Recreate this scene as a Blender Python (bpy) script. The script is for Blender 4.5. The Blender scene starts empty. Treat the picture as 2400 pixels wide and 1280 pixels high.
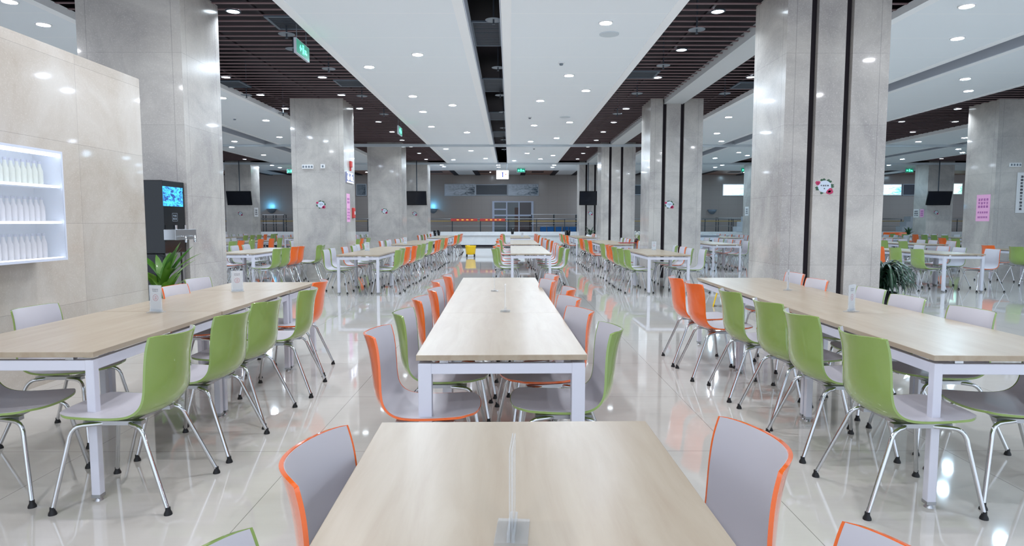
import bpy, math, random
from mathutils import Vector, Matrix
# ------------------------------------------------------------------ scene, camera, world, exposure
S = bpy.context.scene
C = S.collection
S.view_settings.view_transform = 'Standard'
S.view_settings.look = 'None'
S.view_settings.gamma = 1.0
S.view_settings.use_curve_mapping = False
S.view_settings.exposure = 0.25
F, HZ, VX, CH = 1500.0, 520.0, 1195.0, 1.375        # focal (px), horizon row, vanishing column, eye height
cam = bpy.data.cameras.new('camera'); cam.sensor_width = 36; cam.lens = F/2400*36; cam.clip_end = 200; cam.clip_start = 0.05
co = bpy.data.objects.new('camera', cam); C.objects.link(co); S.camera = co
co.location = (0, 0, CH)
co.rotation_euler = (math.radians(90)-math.atan((640-HZ)/F), 0, -math.atan((1200-VX)/F))
W = bpy.data.worlds.new('world'); S.world = W; W.use_nodes = True
bg = W.node_tree.nodes['Background']; bg.inputs[0].default_value = (0.74, 0.85, 1.0, 1); bg.inputs[1].default_value = 1.5
LAMP_W = 26.0          # watts of one ceiling downlight
LAMP_C = (0.93, 0.945, 1.0)      # near bay; lamps farther off are bluer to imitate distance haze
LAMP_FAR = (0.73, 0.86, 1.0)
LAMP_RIGHT = (0.55, 0.81, 1.0)  # extra blue imitates the outdoor tint reflected in glass on the right

# ------------------------------------------------------------------ helpers
def lin(r, g, b, a=1.0):
    f = lambda c: (c/255/12.92) if c/255 <= 0.04045 else ((c/255+0.055)/1.055)**2.4
    return (f(r), f(g), f(b), a)
def unz(x, y, z):                                   # pixel on the horizontal plane z -> world X, Y
    d = F*(CH-z)/(y-HZ); return ((x-VX)/F*d, d)
class MB:
    def __init__(s): s.v = []; s.f = []; s.sm = []
    def add(s, vs, fs, smooth=False):
        n = len(s.v);  s.v += [tuple(v) for v in vs]; s.f += [tuple(i+n for i in f) for f in fs]; s.sm += [smooth]*len(fs); return s
    def box(s, x0, x1, y0, y1, z0, z1, M=None):
        vs = [(x, y, z) for z in (z0, z1) for y in (y0, y1) for x in (x0, x1)]
        if M: vs = [M @ Vector(v) for v in vs]
        s.add(vs, [(0,2,3,1),(4,5,7,6),(0,1,5,4),(2,6,7,3),(0,4,6,2),(1,3,7,5)])
        return s
    def tube(s, pts, r, n=8, cap=True):
        pts = [Vector(p) for p in pts]; rs = r if isinstance(r, (list, tuple)) else [r]*len(pts)
        rings = []; up = None
        for i, p in enumerate(pts):
            t = ((pts[i+1]-p) if i == 0 else (p-pts[i-1]) if i == len(pts)-1 else (pts[i+1]-pts[i-1])).normalized()
            if up is None:
                up = Vector((0,0,1)) if abs(t.z) < .9 else Vector((1,0,0))
            a = (up - t*up.dot(t)).normalized(); b = t.cross(a); up = a
            rings.append([p + (a*math.cos(k*2*math.pi/n)+b*math.sin(k*2*math.pi/n))*rs[i] for k in range(n)])
        vs = [v for q in rings for v in q]
        fs = [(i*n+k, i*n+(k+1)%n, (i+1)*n+(k+1)%n, (i+1)*n+k) for i in range(len(pts)-1) for k in range(n)]
        s.add(vs, fs, True)
        if cap: s.add(rings[0], [tuple(range(n-1, -1, -1))]); s.add(rings[-1], [tuple(range(n))])
        return s
    def lathe(s, prof, o=(0,0,0), n=20, cap=True):   # prof: (radius, z)
        vs = [(o[0]+r*math.cos(k*2*math.pi/n), o[1]+r*math.sin(k*2*math.pi/n), o[2]+z) for r, z in prof for k in range(n)]
        m = len(prof)
        s.add(vs, [(i*n+k, i*n+(k+1)%n, (i+1)*n+(k+1)%n, (i+1)*n+k) for i in range(m-1) for k in range(n)], True)
        if cap:
            s.add(vs[:n], [tuple(range(n-1, -1, -1))]); s.add(vs[-n:], [tuple(range(n))])
        return s
    def mesh(s, name, mat, sharp=35):
        me = bpy.data.meshes.new(name); me.from_pydata(s.v, [], s.f)
        me.polygons.foreach_set('use_smooth', s.sm); me.update()
        if mat: me.materials.append(mat)
        return me
    def obj(s, name, mat, parent=None, bevel=0, **kw):
        o = bpy.data.objects.new(name, s.mesh(name, mat)); C.objects.link(o)
        if parent: o.parent = parent
        if bevel:
            b = o.modifiers.new('bevel', 'BEVEL'); b.width = bevel; b.segments = 2; b.limit_method = 'ANGLE'
        for k, v in kw.items(): o[k] = v
        return o
def struct(mb, name, mat, parent=None, **kw):
    o = mb.obj(name, mat, parent, **kw)
    if not parent: o['kind'] = 'structure'
    return o
def thing(name, label, cat, loc=(0,0,0), rz=0, group=None):
    o = bpy.data.objects.new(name, None); C.objects.link(o); o.empty_display_size = .1
    o.location = loc; o.rotation_euler = (0, 0, rz); tag(o, label, cat, group); return o
def tag(o, label, cat, group=None):
    o['label'] = label; o['category'] = cat
    if group: o['group'] = group
    return o
def clone(o, parent=None):
    c = o.copy(); C.objects.link(c)
    if parent: c.parent = parent
    for ch in list(o.children): clone(ch, c)
    return c
def copy_thing(o, label, loc, rz=0, group=None):
    c = clone(o); c.location = loc; c.rotation_euler = (0, 0, rz); c['label'] = label
    if group: c['group'] = group
    return c
ORD = ['first','second','third','fourth','fifth','sixth','seventh','eighth','ninth','tenth','eleventh','twelfth']

# ------------------------------------------------------------------ materials
def mat(name, col, rough=.5, metal=0, spec=.5, emit=None, es=0, trans=0, coat=0, ior=1.45, alpha=1):
    m = bpy.data.materials.new(name); m.use_nodes = True; b = m.node_tree.nodes['Principled BSDF']
    b.inputs['Base Color'].default_value = col; b.inputs['Roughness'].default_value = rough; b.inputs['Metallic'].default_value = metal
    b.inputs['Specular IOR Level'].default_value = spec; b.inputs['Transmission Weight'].default_value = trans
    b.inputs['Coat Weight'].default_value = coat; b.inputs['Coat Roughness'].default_value = .05; b.inputs['IOR'].default_value = ior
    b.inputs['Alpha'].default_value = alpha
    if emit: b.inputs['Emission Color'].default_value = emit; b.inputs['Emission Strength'].default_value = es
    return m
class NT:
    def __init__(s, m): s.t = m.node_tree; s.b = s.t.nodes['Principled BSDF']
    def n(s, typ, **kw):
        nd = s.t.nodes.new(typ)
        for k, v in kw.items():
            if k.startswith('i_'): nd.inputs[k[2:].replace('_', ' ')].default_value = v
            else: setattr(nd, k, v)
        return nd
    def l(s, a, b): s.t.links.new(a, b)
    def math(s, op, a, b=None, c=None):
        nd = s.t.nodes.new('ShaderNodeMath'); nd.operation = op
        for i, q in enumerate((a, b, c)):
            if q is None: continue
            if isinstance(q, (int, float)): nd.inputs[i].default_value = q
            else: s.l(q, nd.inputs[i])
        return nd.outputs[0]
    def mix(s, fac, a, b, blend='MIX'):
        nd = s.t.nodes.new('ShaderNodeMix'); nd.data_type = 'RGBA'; nd.blend_type = blend
        for sock, q in ((nd.inputs['Factor'], fac), (nd.inputs['A'], a), (nd.inputs['B'], b)):
            if isinstance(q, (int, float, tuple)): sock.default_value = q
            else: s.l(q, sock)
        return nd.outputs['Result']
    def ramp(s, fac, stops):
        nd = s.t.nodes.new('ShaderNodeValToRGB'); e = nd.color_ramp.elements
        e[0].position, e[0].color = stops[0]; e[1].position, e[1].color = stops[-1]
        for p, c in stops[1:-1]:
            q = e.new(p); q.color = c
        s.l(fac, nd.inputs[0]); return nd.outputs[0]
    def coord(s, kind='Object'):
        tc = s.n('ShaderNodeTexCoord'); sx = s.n('ShaderNodeSeparateXYZ'); s.l(tc.outputs[kind], sx.inputs[0]); return tc.outputs[kind], sx.outputs
    def geo(s):
        g = s.n('ShaderNodeNewGeometry'); sx = s.n('ShaderNodeSeparateXYZ'); s.l(g.outputs['Position'], sx.inputs[0]); return g.outputs['Position'], sx.outputs
def seam(n, c, period, off, w):                      # 1 on the joint lines of a period
    a = n.math('FRACT', n.math('DIVIDE', n.math('SUBTRACT', c, off), period))
    return n.math('MAXIMUM', n.math('LESS_THAN', a, w/period), n.math('GREATER_THAN', a, 1-w/period))
def marble(name, c1, c2, vein, rough, zper=.87, zoff=.83, yper=None, yoff=0, edge=None, scale=1.0):
    m = mat(name, c1, rough, spec=.3, coat=.3); n = NT(m); p, (x, y, z) = n.geo()
    n1 = n.n('ShaderNodeTexNoise', i_Scale=1.1*scale, i_Detail=6.0, i_Roughness=.62, i_Distortion=.6); n.l(p, n1.inputs['Vector'])
    n2 = n.n('ShaderNodeTexNoise', i_Scale=4.5*scale, i_Detail=8.0, i_Roughness=.7, i_Distortion=1.2); n.l(p, n2.inputs['Vector'])
    n3 = n.n('ShaderNodeTexNoise', i_Scale=60.0, i_Detail=3.0, i_Roughness=.7); n.l(p, n3.inputs['Vector'])
    base = n.mix(n.ramp(n1.outputs['Fac'], [(.35, (0,0,0,1)), (.65, (1,1,1,1))]), c1, c2)
    vf = n.math('SUBTRACT', 1.0, n.math('MULTIPLY', n.math('ABSOLUTE', n.math('SUBTRACT', n2.outputs['Fac'], .5)), 30.0))
    vf = n.math('MULTIPLY', n.math('MAXIMUM', vf, 0.0), .11)
    base = n.mix(vf, base, vein)
    sp = n.math('MULTIPLY', n.math('GREATER_THAN', n3.outputs['Fac'], .60), .3)
    base = n.mix(sp, base, vein)
    cell = n.math('FLOOR', n.math('DIVIDE', n.math('SUBTRACT', z, zoff), zper))
    cy = n.math('FLOOR', n.math('DIVIDE', n.math('SUBTRACT', y, yoff), yper)) if yper else n.math('FLOOR', n.math('DIVIDE', y, 3.0))
    wn = n.n('ShaderNodeTexWhiteNoise', noise_dimensions='2D'); cb = n.n('ShaderNodeCombineXYZ'); n.l(cell, cb.inputs[0]); n.l(cy, cb.inputs[1]); n.l(cb.outputs[0], wn.inputs['Vector'])
    tone = n.math('ADD', .93, n.math('MULTIPLY', wn.outputs['Value'], .12))
    tc = n.n('ShaderNodeCombineColor'); [n.l(tone, tc.inputs[i]) for i in range(3)]
    base = n.mix(1.0, base, tc.outputs[0], 'MULTIPLY')
    sm = seam(n, z, zper, zoff, .002)
    if yper: sm = n.math('MAXIMUM', sm, seam(n, y, yper, yoff, .002))
    if edge:
        o, (ox, oy, oz) = n.coord()
        for q, e in ((ox, edge[0]), (oy, edge[1])):
            d = n.math('ABSOLUTE', n.math('SUBTRACT', n.math('ABSOLUTE', q), e))
            sm = n.math('MAXIMUM', sm, n.math('LESS_THAN', d, .004))
    base = n.mix(n.math('MULTIPLY', sm, .32), base, lin(70, 66, 64))
    n.l(base, n.b.inputs['Base Color']); return m
M_col = marble('column marble', lin(166,161,158), lin(200,195,188), lin(224,221,216), .22, edge=(.52, .40))
M_wall = marble('wall marble', lin(186,175,162), lin(208,202,194), lin(226,220,212), .2, zper=.72, zoff=.64, yper=1.15, yoff=.2, scale=.9)
M_white_stone = marble('white marble', lin(226,228,230), lin(236,237,238), lin(180,184,190), .12, zper=5, zoff=-1, yper=None)
def floor_mat():
    m = mat('polished floor tile', lin(205,198,188), .04, coat=.35, spec=.6); n = NT(m); p, (x, y, z) = n.geo()
    a = n.n('ShaderNodeTexNoise', i_Scale=1.3, i_Detail=5.0, i_Roughness=.6, i_Distortion=.8); n.l(p, a.inputs['Vector'])
    st = n.n('ShaderNodeMapping'); st.inputs['Scale'].default_value = (1.2, 9.0, 1.0); n.l(p, st.inputs['Vector'])
    b = n.n('ShaderNodeTexNoise', i_Scale=2.0, i_Detail=6.0, i_Roughness=.65); n.l(st.outputs[0], b.inputs['Vector'])
    base = n.mix(a.outputs['Fac'], lin(190,184,177), lin(205,200,194))
    base = n.mix(n.math('MULTIPLY', b.outputs['Fac'], .5), base, lin(216,211,205))
    j = n.math('MAXIMUM', seam(n, x, 1.29, -2.53, .0016), seam(n, y, 1.2, 3.75, .0016))
    base = n.mix(n.math('MULTIPLY', j, .8), base, lin(92,88,82)); n.l(base, n.b.inputs['Base Color'])
    return m
M_floor = floor_mat()
def wood_mat(name, c1, c2, rough, stretch=(14, 1.6, 10)):
    m = mat(name, c1, rough, spec=.35, coat=.18); n = NT(m); p, _ = n.coord()
    n.b.inputs['Coat Roughness'].default_value = .24
    st = n.n('ShaderNodeMapping'); st.inputs['Scale'].default_value = stretch; n.l(p, st.inputs['Vector'])
    oi = n.n('ShaderNodeObjectInfo'); vm = n.n('ShaderNodeVectorMath', operation='ADD'); n.l(st.outputs[0], vm.inputs[0]); n.l(oi.outputs['Random'], vm.inputs[1])
    a = n.n('ShaderNodeTexNoise', i_Scale=1.0, i_Detail=6.0, i_Roughness=.6, i_Distortion=.5); n.l(vm.outputs[0], a.inputs['Vector'])
    n.l(n.ramp(a.outputs['Fac'], [(.3, c1), (.7, c2)]), n.b.inputs['Base Color']); return m
M_top = wood_mat('maple laminate', lin(168,150,128), lin(182,168,148), .34)
M_frame = mat('white powder coat', lin(216,216,226), .35)
M_chrome = mat('chrome tube', (.62,.63,.65,1), .12, metal=1)
M_blackr = mat('black rubber', lin(24,24,27), .5)
M_green = mat('green shell', lin(140,164,88), .12, coat=.6)
M_orange = mat('orange shell', lin(240,108,42), .12, coat=.6)
M_liner = mat('grey liner', lin(198,194,200), .42)
M_ceil = None
def ceil_mat():
    m = mat('white ceiling panel', lin(232,238,242), .6); n = NT(m); p, (x, y, z) = n.geo()
    s1 = seam(n, y, 1.16, .9, .012)
    c = n.mix(n.math('MULTIPLY', s1, .6), lin(240,246,251), lin(252,254,255)); n.l(c, n.b.inputs['Base Color']); return m
M_ceil = ceil_mat()
M_ceilb = mat('white ceiling border', lin(250,252,254), .5)
M_slat = mat('brown slat', lin(122,98,100), .5)
M_void = mat('black plenum', lin(36,29,36), .8)
M_dark = mat('dark grey metal', lin(62,70,80), .5)
M_grey = mat('grey metal', lin(120,130,140), .4)
M_white = mat('white plastic', lin(235,236,238), .4)
M_black = mat('glossy black', lin(14,17,22), .15)
M_screen = mat('tv screen', lin(20,24,34), .12)
M_steel = mat('brushed steel', (.45,.46,.48,1), .3, metal=1)
M_glass = mat('clear acrylic', lin(225,232,238), .04, alpha=.28)
M_glow = mat('downlight diffuser', (1,1,1,1), .5, emit=(1,1,1,1), es=14)
M_glowb = mat('cool downlight diffuser', (1,1,1,1), .5, emit=(.80,.92,1,1), es=9)
M_shutter = mat('pale shutter box', lin(205,208,210), .5)

# ------------------------------------------------------------------ structure
H, HW = 4.31, 4.22
XL, XR, Y0, Y1 = -32, 42, -3, 40.6
struct(MB().box(XL, XR, Y0, Y1, -.1, 0), 'floor', M_floor)
struct(MB().box(XL, XR, Y0, Y1, 4.95, 5.0), 'ceiling', M_void)
YW = 35.9
BAY = 8.43
white_strips, wood_bands = [], []
for k in range(-3, 5):
    c0 = -.37 + BAY*k
    white_strips += [(c0-2.68, c0-.24), (c0+.25, c0+2.68)]
    wood_bands.append((c0+2.68, c0+2.68+BAY-5.36))
YE = 31.42                                              # beyond the second cross track the ceiling is white throughout
for a, b in white_strips:
    struct(MB().box(a+.14, b-.14, Y0, YE, HW, HW+.03), 'ceiling_panel', M_ceil)
    for x0, x1 in ((a, a+.14), (b-.14, b)): struct(MB().box(x0, x1, Y0, YE, HW-.008, HW+.10), 'ceiling_border', M_ceilb)
M_up = mat('slot upstand', lin(205,212,224), .5)
for k in range(-3, 5):
    c0 = -.37 + BAY*k
    for x in (c0-.238, c0+.232): struct(MB().box(x, x+.015, Y0, YE, HW-.004, HW+.24), 'ceiling_slot_upstand', M_up)
struct(MB().box(XL, XR, YE, YW, HW, HW+.03), 'ceiling_panel', M_ceil)
for a, b in wood_bands:
    m = MB(); y = 2.0
    while y < 31.2:
        m.box(a-.02, b+.02, y, y+.042, H, H+.013); y += .255
    struct(m, 'ceiling_wood_slats', M_slat)
    m = MB()
    for x in (a+.5, (a+b)/2, b-.5): m.box(x-.02, x+.02, 2, 31.2, H+.016, H+.05)
    struct(m, 'ceiling_slat_rail', M_void)
# cross tracks of the smoke curtains
for yy in (23.9, 31.3):
    struct(MB().box(XL, XR, yy, yy+.10, 4.14, HW+.02), 'ceiling_cross_track', mat('cross track', lin(196,204,210), .4))
# columns
COLX = [-13.25, -4.65, 4.03, 12.45, 21.1]; COLY = [8.03, 15.67, 24.0, 31.5]
CW, CD = 1.27, 1.04
for ix, cx in enumerate(COLX):
    for iy, cy in enumerate(COLY):
        m = MB()
        if ix != 2:
            m.box(-CW/2, CW/2, -CD/2, CD/2, 0, H+.02)
            o = struct(m, 'column', M_col); o.location = (cx, cy+CD/2, 0)
        else:
            for a, b in ((-CW/2, -.34), (-.25, .09), (.18, CW/2)):
                m.box(a, b, -CD/2, CD/2, 0, H+.02)
            o = struct(m, 'column', M_col); o.location = (cx, cy+CD/2, 0)
            o2 = MB().box(-.34, -.25, -CD/2+.07, CD/2-.07, 0, H).box(.09, .18, -CD/2+.07, CD/2-.07, 0, H).obj('shutter_track', M_void, o)
# pale shutter box between the right hand columns
struct(MB().box(3.72, 4.18, 2, YE, H-.10, H+.06), 'ceiling_shutter_box', M_shutter)
# low marble wall on the left
struct(MB().box(-4.25, -3.95, .3, 6.97, 0, 2.89), 'wall_left', M_wall)
# serving wall
struct(MB().box(XL, XR, 35.5, 35.9, .10, .62).box(XL, XR, 35.42, 35.95, .62, .83), 'wall_serving', M_white_stone)
struct(MB().box(XL, XR, 35.53, 35.85, 0, .10), 'baseboard_serving', M_void)
# back wall and kitchen ceiling
def backwall_mat():
    m = mat('brown wall tile', lin(158,150,146), .18); n = NT(m); p, (x, y, z) = n.geo()
    j = n.math('MAXIMUM', seam(n, x, .6, 0, .004), seam(n, z, .3, .05, .003))
    n.l(n.mix(n.math('MULTIPLY', j, .4), lin(158,150,146), lin(108,104,100)), n.b.inputs['Base Color']); return m
struct(MB().box(XL, XR, 40.6, 40.8, 0, 4.95), 'wall_back', backwall_mat())
kc = MB(); M_kc = mat('kitchen ceiling brown', lin(150,112,98), .5)
struct(MB().box(XL, XR, YW, 40.6, 4.33, 4.37), 'ceiling_kitchen', M_kc)
kw, kd = MB(), MB()
for a in (-23.5, -19.2, -15, -10.7, -6.8, -3.3, -.5, 2.7, 6.6, 10.5, 14.4, 18.3, 22.2):
    kw.box(a+.12, a+1.15, 36.2, 40.2, 4.30, 4.33); kd.box(a-.18, a+.12, 36, 40.6, 4.29, 4.33).box(a+1.15, a+1.45, 36, 40.6, 4.29, 4.33)
    kd.box(a-1.4, a-.7, 38, 38.6, 4.31, 4.33)
struct(kw, 'ceiling_kitchen_panel', M_white); struct(kd, 'ceiling_kitchen_slot', M_void)

# ------------------------------------------------------------------ ceiling things
def disc_light(name, r, glow, z, ring):
    t = thing(name, '', 'ceiling light')
    MB().lathe([(r+.02, 0), (r+.02, -.012), (r, -.014), (r, 0)], n=20, cap=False).obj('trim_ring', ring, t)
    MB().lathe([(r, -.010), (r, -.004)], n=20).obj('diffuser', glow, t)
    return t
LW = disc_light('downlight', .085, M_glow, HW, M_white)
LB = disc_light('downlight', .085, M_glowb, H, M_dark)
lw = bpy.data.lights.new('downlight_lamp', 'AREA'); lw.shape = 'DISK'; lw.size = .17; lw.energy = LAMP_W; lw.color = LAMP_C
lw_far = lw.copy(); lw_far.color = LAMP_FAR; lw_right = lw.copy(); lw_right.color = LAMP_RIGHT
lb = bpy.data.lights.new('cool_downlight_lamp', 'AREA'); lb.shape = 'DISK'; lb.size = .15; lb.energy = LAMP_W*.32; lb.color = (.80,.90,1.0); lb.spread = math.radians(120)
for t, l in ((LW, lw), (LB, lb)):
    o = bpy.data.objects.new('lamp', l); C.objects.link(o); o.parent = t; o.location = (0, 0, -.018); o.visible_camera = True
GW, GB = 'round downlights glowing in the white ceiling', 'round downlights between the brown ceiling slats'
pw = [(984,3),(984,137),(873,165),(972,231),(1063,251),(995,266),(1014,300),(1096,313),(1047,351),(1105,355),(1134,345),(1064,376),(1139,373),
 (1414,66),(1331,184),(1370,218),(1265,241),(1251,297),(1333,290),(1243,334),(1303,326),(1235,361),(1295,366),(1266,374),(1205,378),
 (1037,388),(1042,392),(1168,388),(1169,393),(1298,388),(1294,393),
 (134,71),(534,235),(633,286),(559,334),(552,347),(663,324),(625,365),(644,389),(662,394),(60,20),(330,150),(390,230),(470,260),
 (2237,28),(2220,100),(2392,125),(2243,191),(2252,218),(1700,278),(1674,315),(1685,333),(1726,359),(1746,366),(1671,372),(1672,393),(1688,388),
 (2107,374),(2076,388),(2142,334),(2249,325),(2236,351),(2246,359),(1900,240),(1960,160),(1850,300),(1900,350)]
pb = [(566,41),(544,188),(765,188),(622,228),(808,228),(678,259),(849,259),(892,289),(923,312),(946,331),(966,346),(985,361),(1001,375),(581,375),
 (1669,40),(1588,126),(1534,188),(1463,259),(1435,290),(1411,312),(1395,331),(1376,346),(1365,361),(1352,374),(1749,187),
 (2101,288),(2128,312),(2229,259),(2225,288),(2198,373)]
first = {LW: True, LB: True}
def put(src, loc, label, group):
    if first[src]:
        first[src] = False; o = src; o.location = loc; o['label'] = label; o['group'] = group
    else: o = copy_thing(src, label, loc, 0, group)
    if src is LW:
        q = [c for c in o.children if c.type == 'LIGHT'][0]
        q.data = lw_right if loc[0] > 8.5 else (lw_far if loc[1] > 8 else lw)
    return o
LPOS = []
for x, y in pw:
    X, Y = unz(x, y, HW)
    LPOS.append((X, Y)); put(LW, (X, Y, HW), 'unseen downlight added to the near white ceiling for light', GW)
for x, y in pb:
    X, Y = unz(x, y, H)
    put(LB, (X, Y, H-.005), 'unseen cool downlight added between the near brown slats for light', GB)
for X, Y in [(-2.2,1.2),(-1.2,3.6),(-2.4,5.6),(1.7,4.2),(.8,6.2),(-1.3,-1.5),(1.4,-1.5),(-7.2,5.2),(-6.9,2.2),(6.9,1.5),(6.3,4.6),(9.2,4.2),(7.0,6.6),(9.5,7.6),(9.3,1.2),(-1.9,7.2)]:  # downlights out of view overhead, added to light the near hall
    put(LW, (X, Y, HW), 'unseen downlight added to the near white ceiling for light', GW)
for X, Y in [(-3.8,4.2),(-5.4,4.2),(2.9,2.4),(2.9,5.2),(4.9,3.6),(-3.8,6.8)]:  # slat downlights out of view, added for the same near light
    put(LB, (X, Y, H-.005), 'unseen cool downlight added between the near brown slats for light', GB)
for X in (-21, -14, -8.5, -4.5, -1.2, 1.8, 5, 9, 14, 19, 25): put(LW, (X, 38.4, 4.33), 'small fill lamp added under the kitchen ceiling to brighten the back wall', 'added kitchen fill lamps')  # lamps added only to brighten the dark back wall
# sprinkler heads with heat collector plates
def sprinkler(loc, label, group):
    t = thing('sprinkler', label, 'sprinkler', loc, 0, group)
    MB().lathe([(.005, .012), (.12, 0), (.122, .004), (.02, .02)], n=24).obj('collector_plate', M_grey, t)
    MB().tube([(0,0,.78), (0,0,-.05)], .012).lathe([(.02,-.05), (.022,-.058)], n=12).obj('sprinkler_head', M_dark, t)
    return t
for i, (x, y) in enumerate([(686,94),(700,127),(780,171),(855,232),(590,230),(905,273),(673,271),(1622,83),(1547,163),(1488,226),(1690,226),(1443,272)]):
    X, Y = unz(x, y, 4.17); sprinkler((X, Y, 4.17), 'grey disc sprinkler hanging below the brown slat ceiling', 'disc sprinklers under the brown slats')
for i, (x, y) in enumerate([(1158,62),(1168,168),(1173,230),(1180,268),(1181,304),(1181,331),(1182,353)]):
    X, Y = unz(x, y, 4.30); sprinkler((X, Y, 4.30), 'grey disc sprinkler, %s from the front in the black ceiling slot' % ORD[i], 'disc sprinklers in the black slot')
for i, (x, y, w) in enumerate([(1422,92,'nearer'),(1322,279,'farther')]):
    X, Y = unz(x, y, HW)
    tag(MB().lathe([(.15,0),(.148,-.012),(.13,-.016)], n=24).obj('ceiling_speaker', mat('speaker grille', lin(205,214,220), .6)), '%s round grey speaker disc in the white ceiling right of slot' % w, 'speaker', 'ceiling speaker discs').location = (X, Y, HW)
for i, (x, y, w) in enumerate([(1313,156,'nearest to camera, in the right panel'),(1241,279,'in the right panel beside the slot'),(1251,350,'beyond the first cross track'),(561,282,'in the left bay')]):
    X, Y = unz(x, y, HW)
    t = thing('smoke_detector', 'small white smoke detector, %s' % w, 'smoke detector', (X, Y, HW), 0, 'smoke detectors on the white ceiling')
    MB().lathe([(.055,0),(.055,-.02)], n=16).obj('base', M_white, t); MB().lathe([(.038,-.02),(.03,-.05),(.01,-.055)], n=16).obj('sensor', M_grey, t)
# air grilles
def grille(x, y, w, d, label, z=H-.01, cx=None):
    X, Y = unz(x, y, z)
    if cx is not None: X = cx
    t = thing('air_grille', label, 'vent', (X, Y, z), 0, 'ceiling air grilles')
    f = MB().box(-w/2, w/2, -d/2, -d/2+.04, -.012, .012).box(-w/2, w/2, d/2-.04, d/2, -.012, .012).box(-w/2, -w/2+.04, -d/2+.04, d/2-.04, -.012, .012).box(w/2-.04, w/2, -d/2+.04, d/2-.04, -.012, .012)
    f.obj('grille_frame', mat('grille frame', lin(92,104,116), .5), t)
    m = MB(); n = int((d-.08)/.05)
    for i in range(n):
        yy = -d/2+.04+(i+.5)*(d-.08)/n; m.box(-w/2+.04, w/2-.04, yy-.012, yy+.012, -.004, .004)
    m.obj('louvre', M_dark, t)
    MB().box(-w/2+.04, w/2-.04, -d/2+.04, d/2-.04, .012, .02).obj('duct_opening', M_void, t)
for x, y, l in [(700,68,'square dark air grille in the brown slats, nearest on the left'),(832,203,'square dark air grille in the left brown slats, above second column'),(556,205,'dark air grille in the brown slats beside the first left column'),(1497,183,'square dark air grille in the right brown slats'),(1745,207,'dark air grille in the slats right of the shutter box')]:
    grille(x, y, .62, .62, l)
for i, (x, y) in enumerate([(1137,93),(1155,207),(1160,277),(1166,318)]):
    grille(x, y, .478, 1.35, 'long framed air grille, %s from the front in the black slot' % ORD[i], 4.41, -.3675)

# ------------------------------------------------------------------ tables
TW = .82
def table_proto(w, L, lw_=.05):
    t = thing('dining_table', '', 'table')
    top = MB().box(-w/2, w/2, 0, L, .722, .7485).obj('tabletop', M_top, t, bevel=.002)
    fr = MB(); i = .008; r = .05
    for y0, y1 in ((i+.003, i+r*.8), (L-i-r*.8, L-i-.003)): fr.box(-w/2+i+lw_-.004, w/2-i-lw_+.004, y0, y1, .655, .7055)
    for x0, x1 in ((-w/2+i+.003, -w/2+i+.037), (w/2-i-.037, w/2-i-.003)): fr.box(x0, x1, i+lw_-.004, L-i-lw_+.004, .655, .7055)
    fr.obj('frame', M_frame, t, bevel=.003)
    for x in (-w/2+.13, w/2-.13):
        for y in (.035, L-.035): MB().box(x-.02, x+.02, y-.015, y+.015, .707, .722).obj('spacer', M_chrome, t)
    q = lw_/2
    for sx in (-1, 1):
        for sy in (0, 1):
            x = sx*(w/2-i-q); y = i+q if sy == 0 else L-i-q
            lg = MB().box(x-q, x+q, y-q, y+q, .03, .707).obj('leg', M_frame, t, bevel=.004)
            MB().box(x-q-.001, x+q+.001, y-q-.001, y+q+.001, .018, .034).lathe([(.012,.018),(.02,.004),(.022,0)], (x, y, 0), 12).obj('foot', M_steel, lg)
    return t
T = {}
def place_table(w, L, x, y, rz, label, group, lw_=.05):
    k = (round(w, 2), round(L, 2), lw_)
    if k not in T:
        T[k] = table_proto(*k); o = T[k]; o.location = (x, y, 0); o.rotation_euler = (0, 0, rz); o['label'] = label; o['group'] = group
    else: o = copy_thing(T[k], label, (x, y, 0), rz, group)
    return o
def row_dir(x0, x1, L): return math.asin((x0-x1)/L)
GT = 'maple dining tables'
# front row D (camera's table), centre row B, left row A, right row C
place_table(.83, 1.4, .035, .57, math.radians(.9), 'maple table in the foreground, bottom centre, with an edge-on acrylic sign', GT)
for i in range(3):
    a = row_dir(-.038, -.12, 4.2); place_table(.81, 1.398, -.038-.0273*i, 2.98+1.4*i, a, 'maple table of the centre near row, %s from the front' % ORD[i], GT, .064)
for i in range(2):
    place_table(.85, 1.398, -2.435-.005*i, 3.05+1.41*i, math.radians(.4), 'maple table of the left near row, %s from the front' % ORD[i], GT, .042)
place_table(.85, .78, -2.445, 5.87, math.radians(.2), 'short maple table closing the far end of the left near row', GT)
for i in range(3):
    a = row_dir(2.40, 2.51, 4.2); place_table(.81, 1.398, 2.40+.037*i, 2.95+1.4*i, a, 'maple table of the right near row, %s from the front' % ORD[i], GT, .042)

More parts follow.
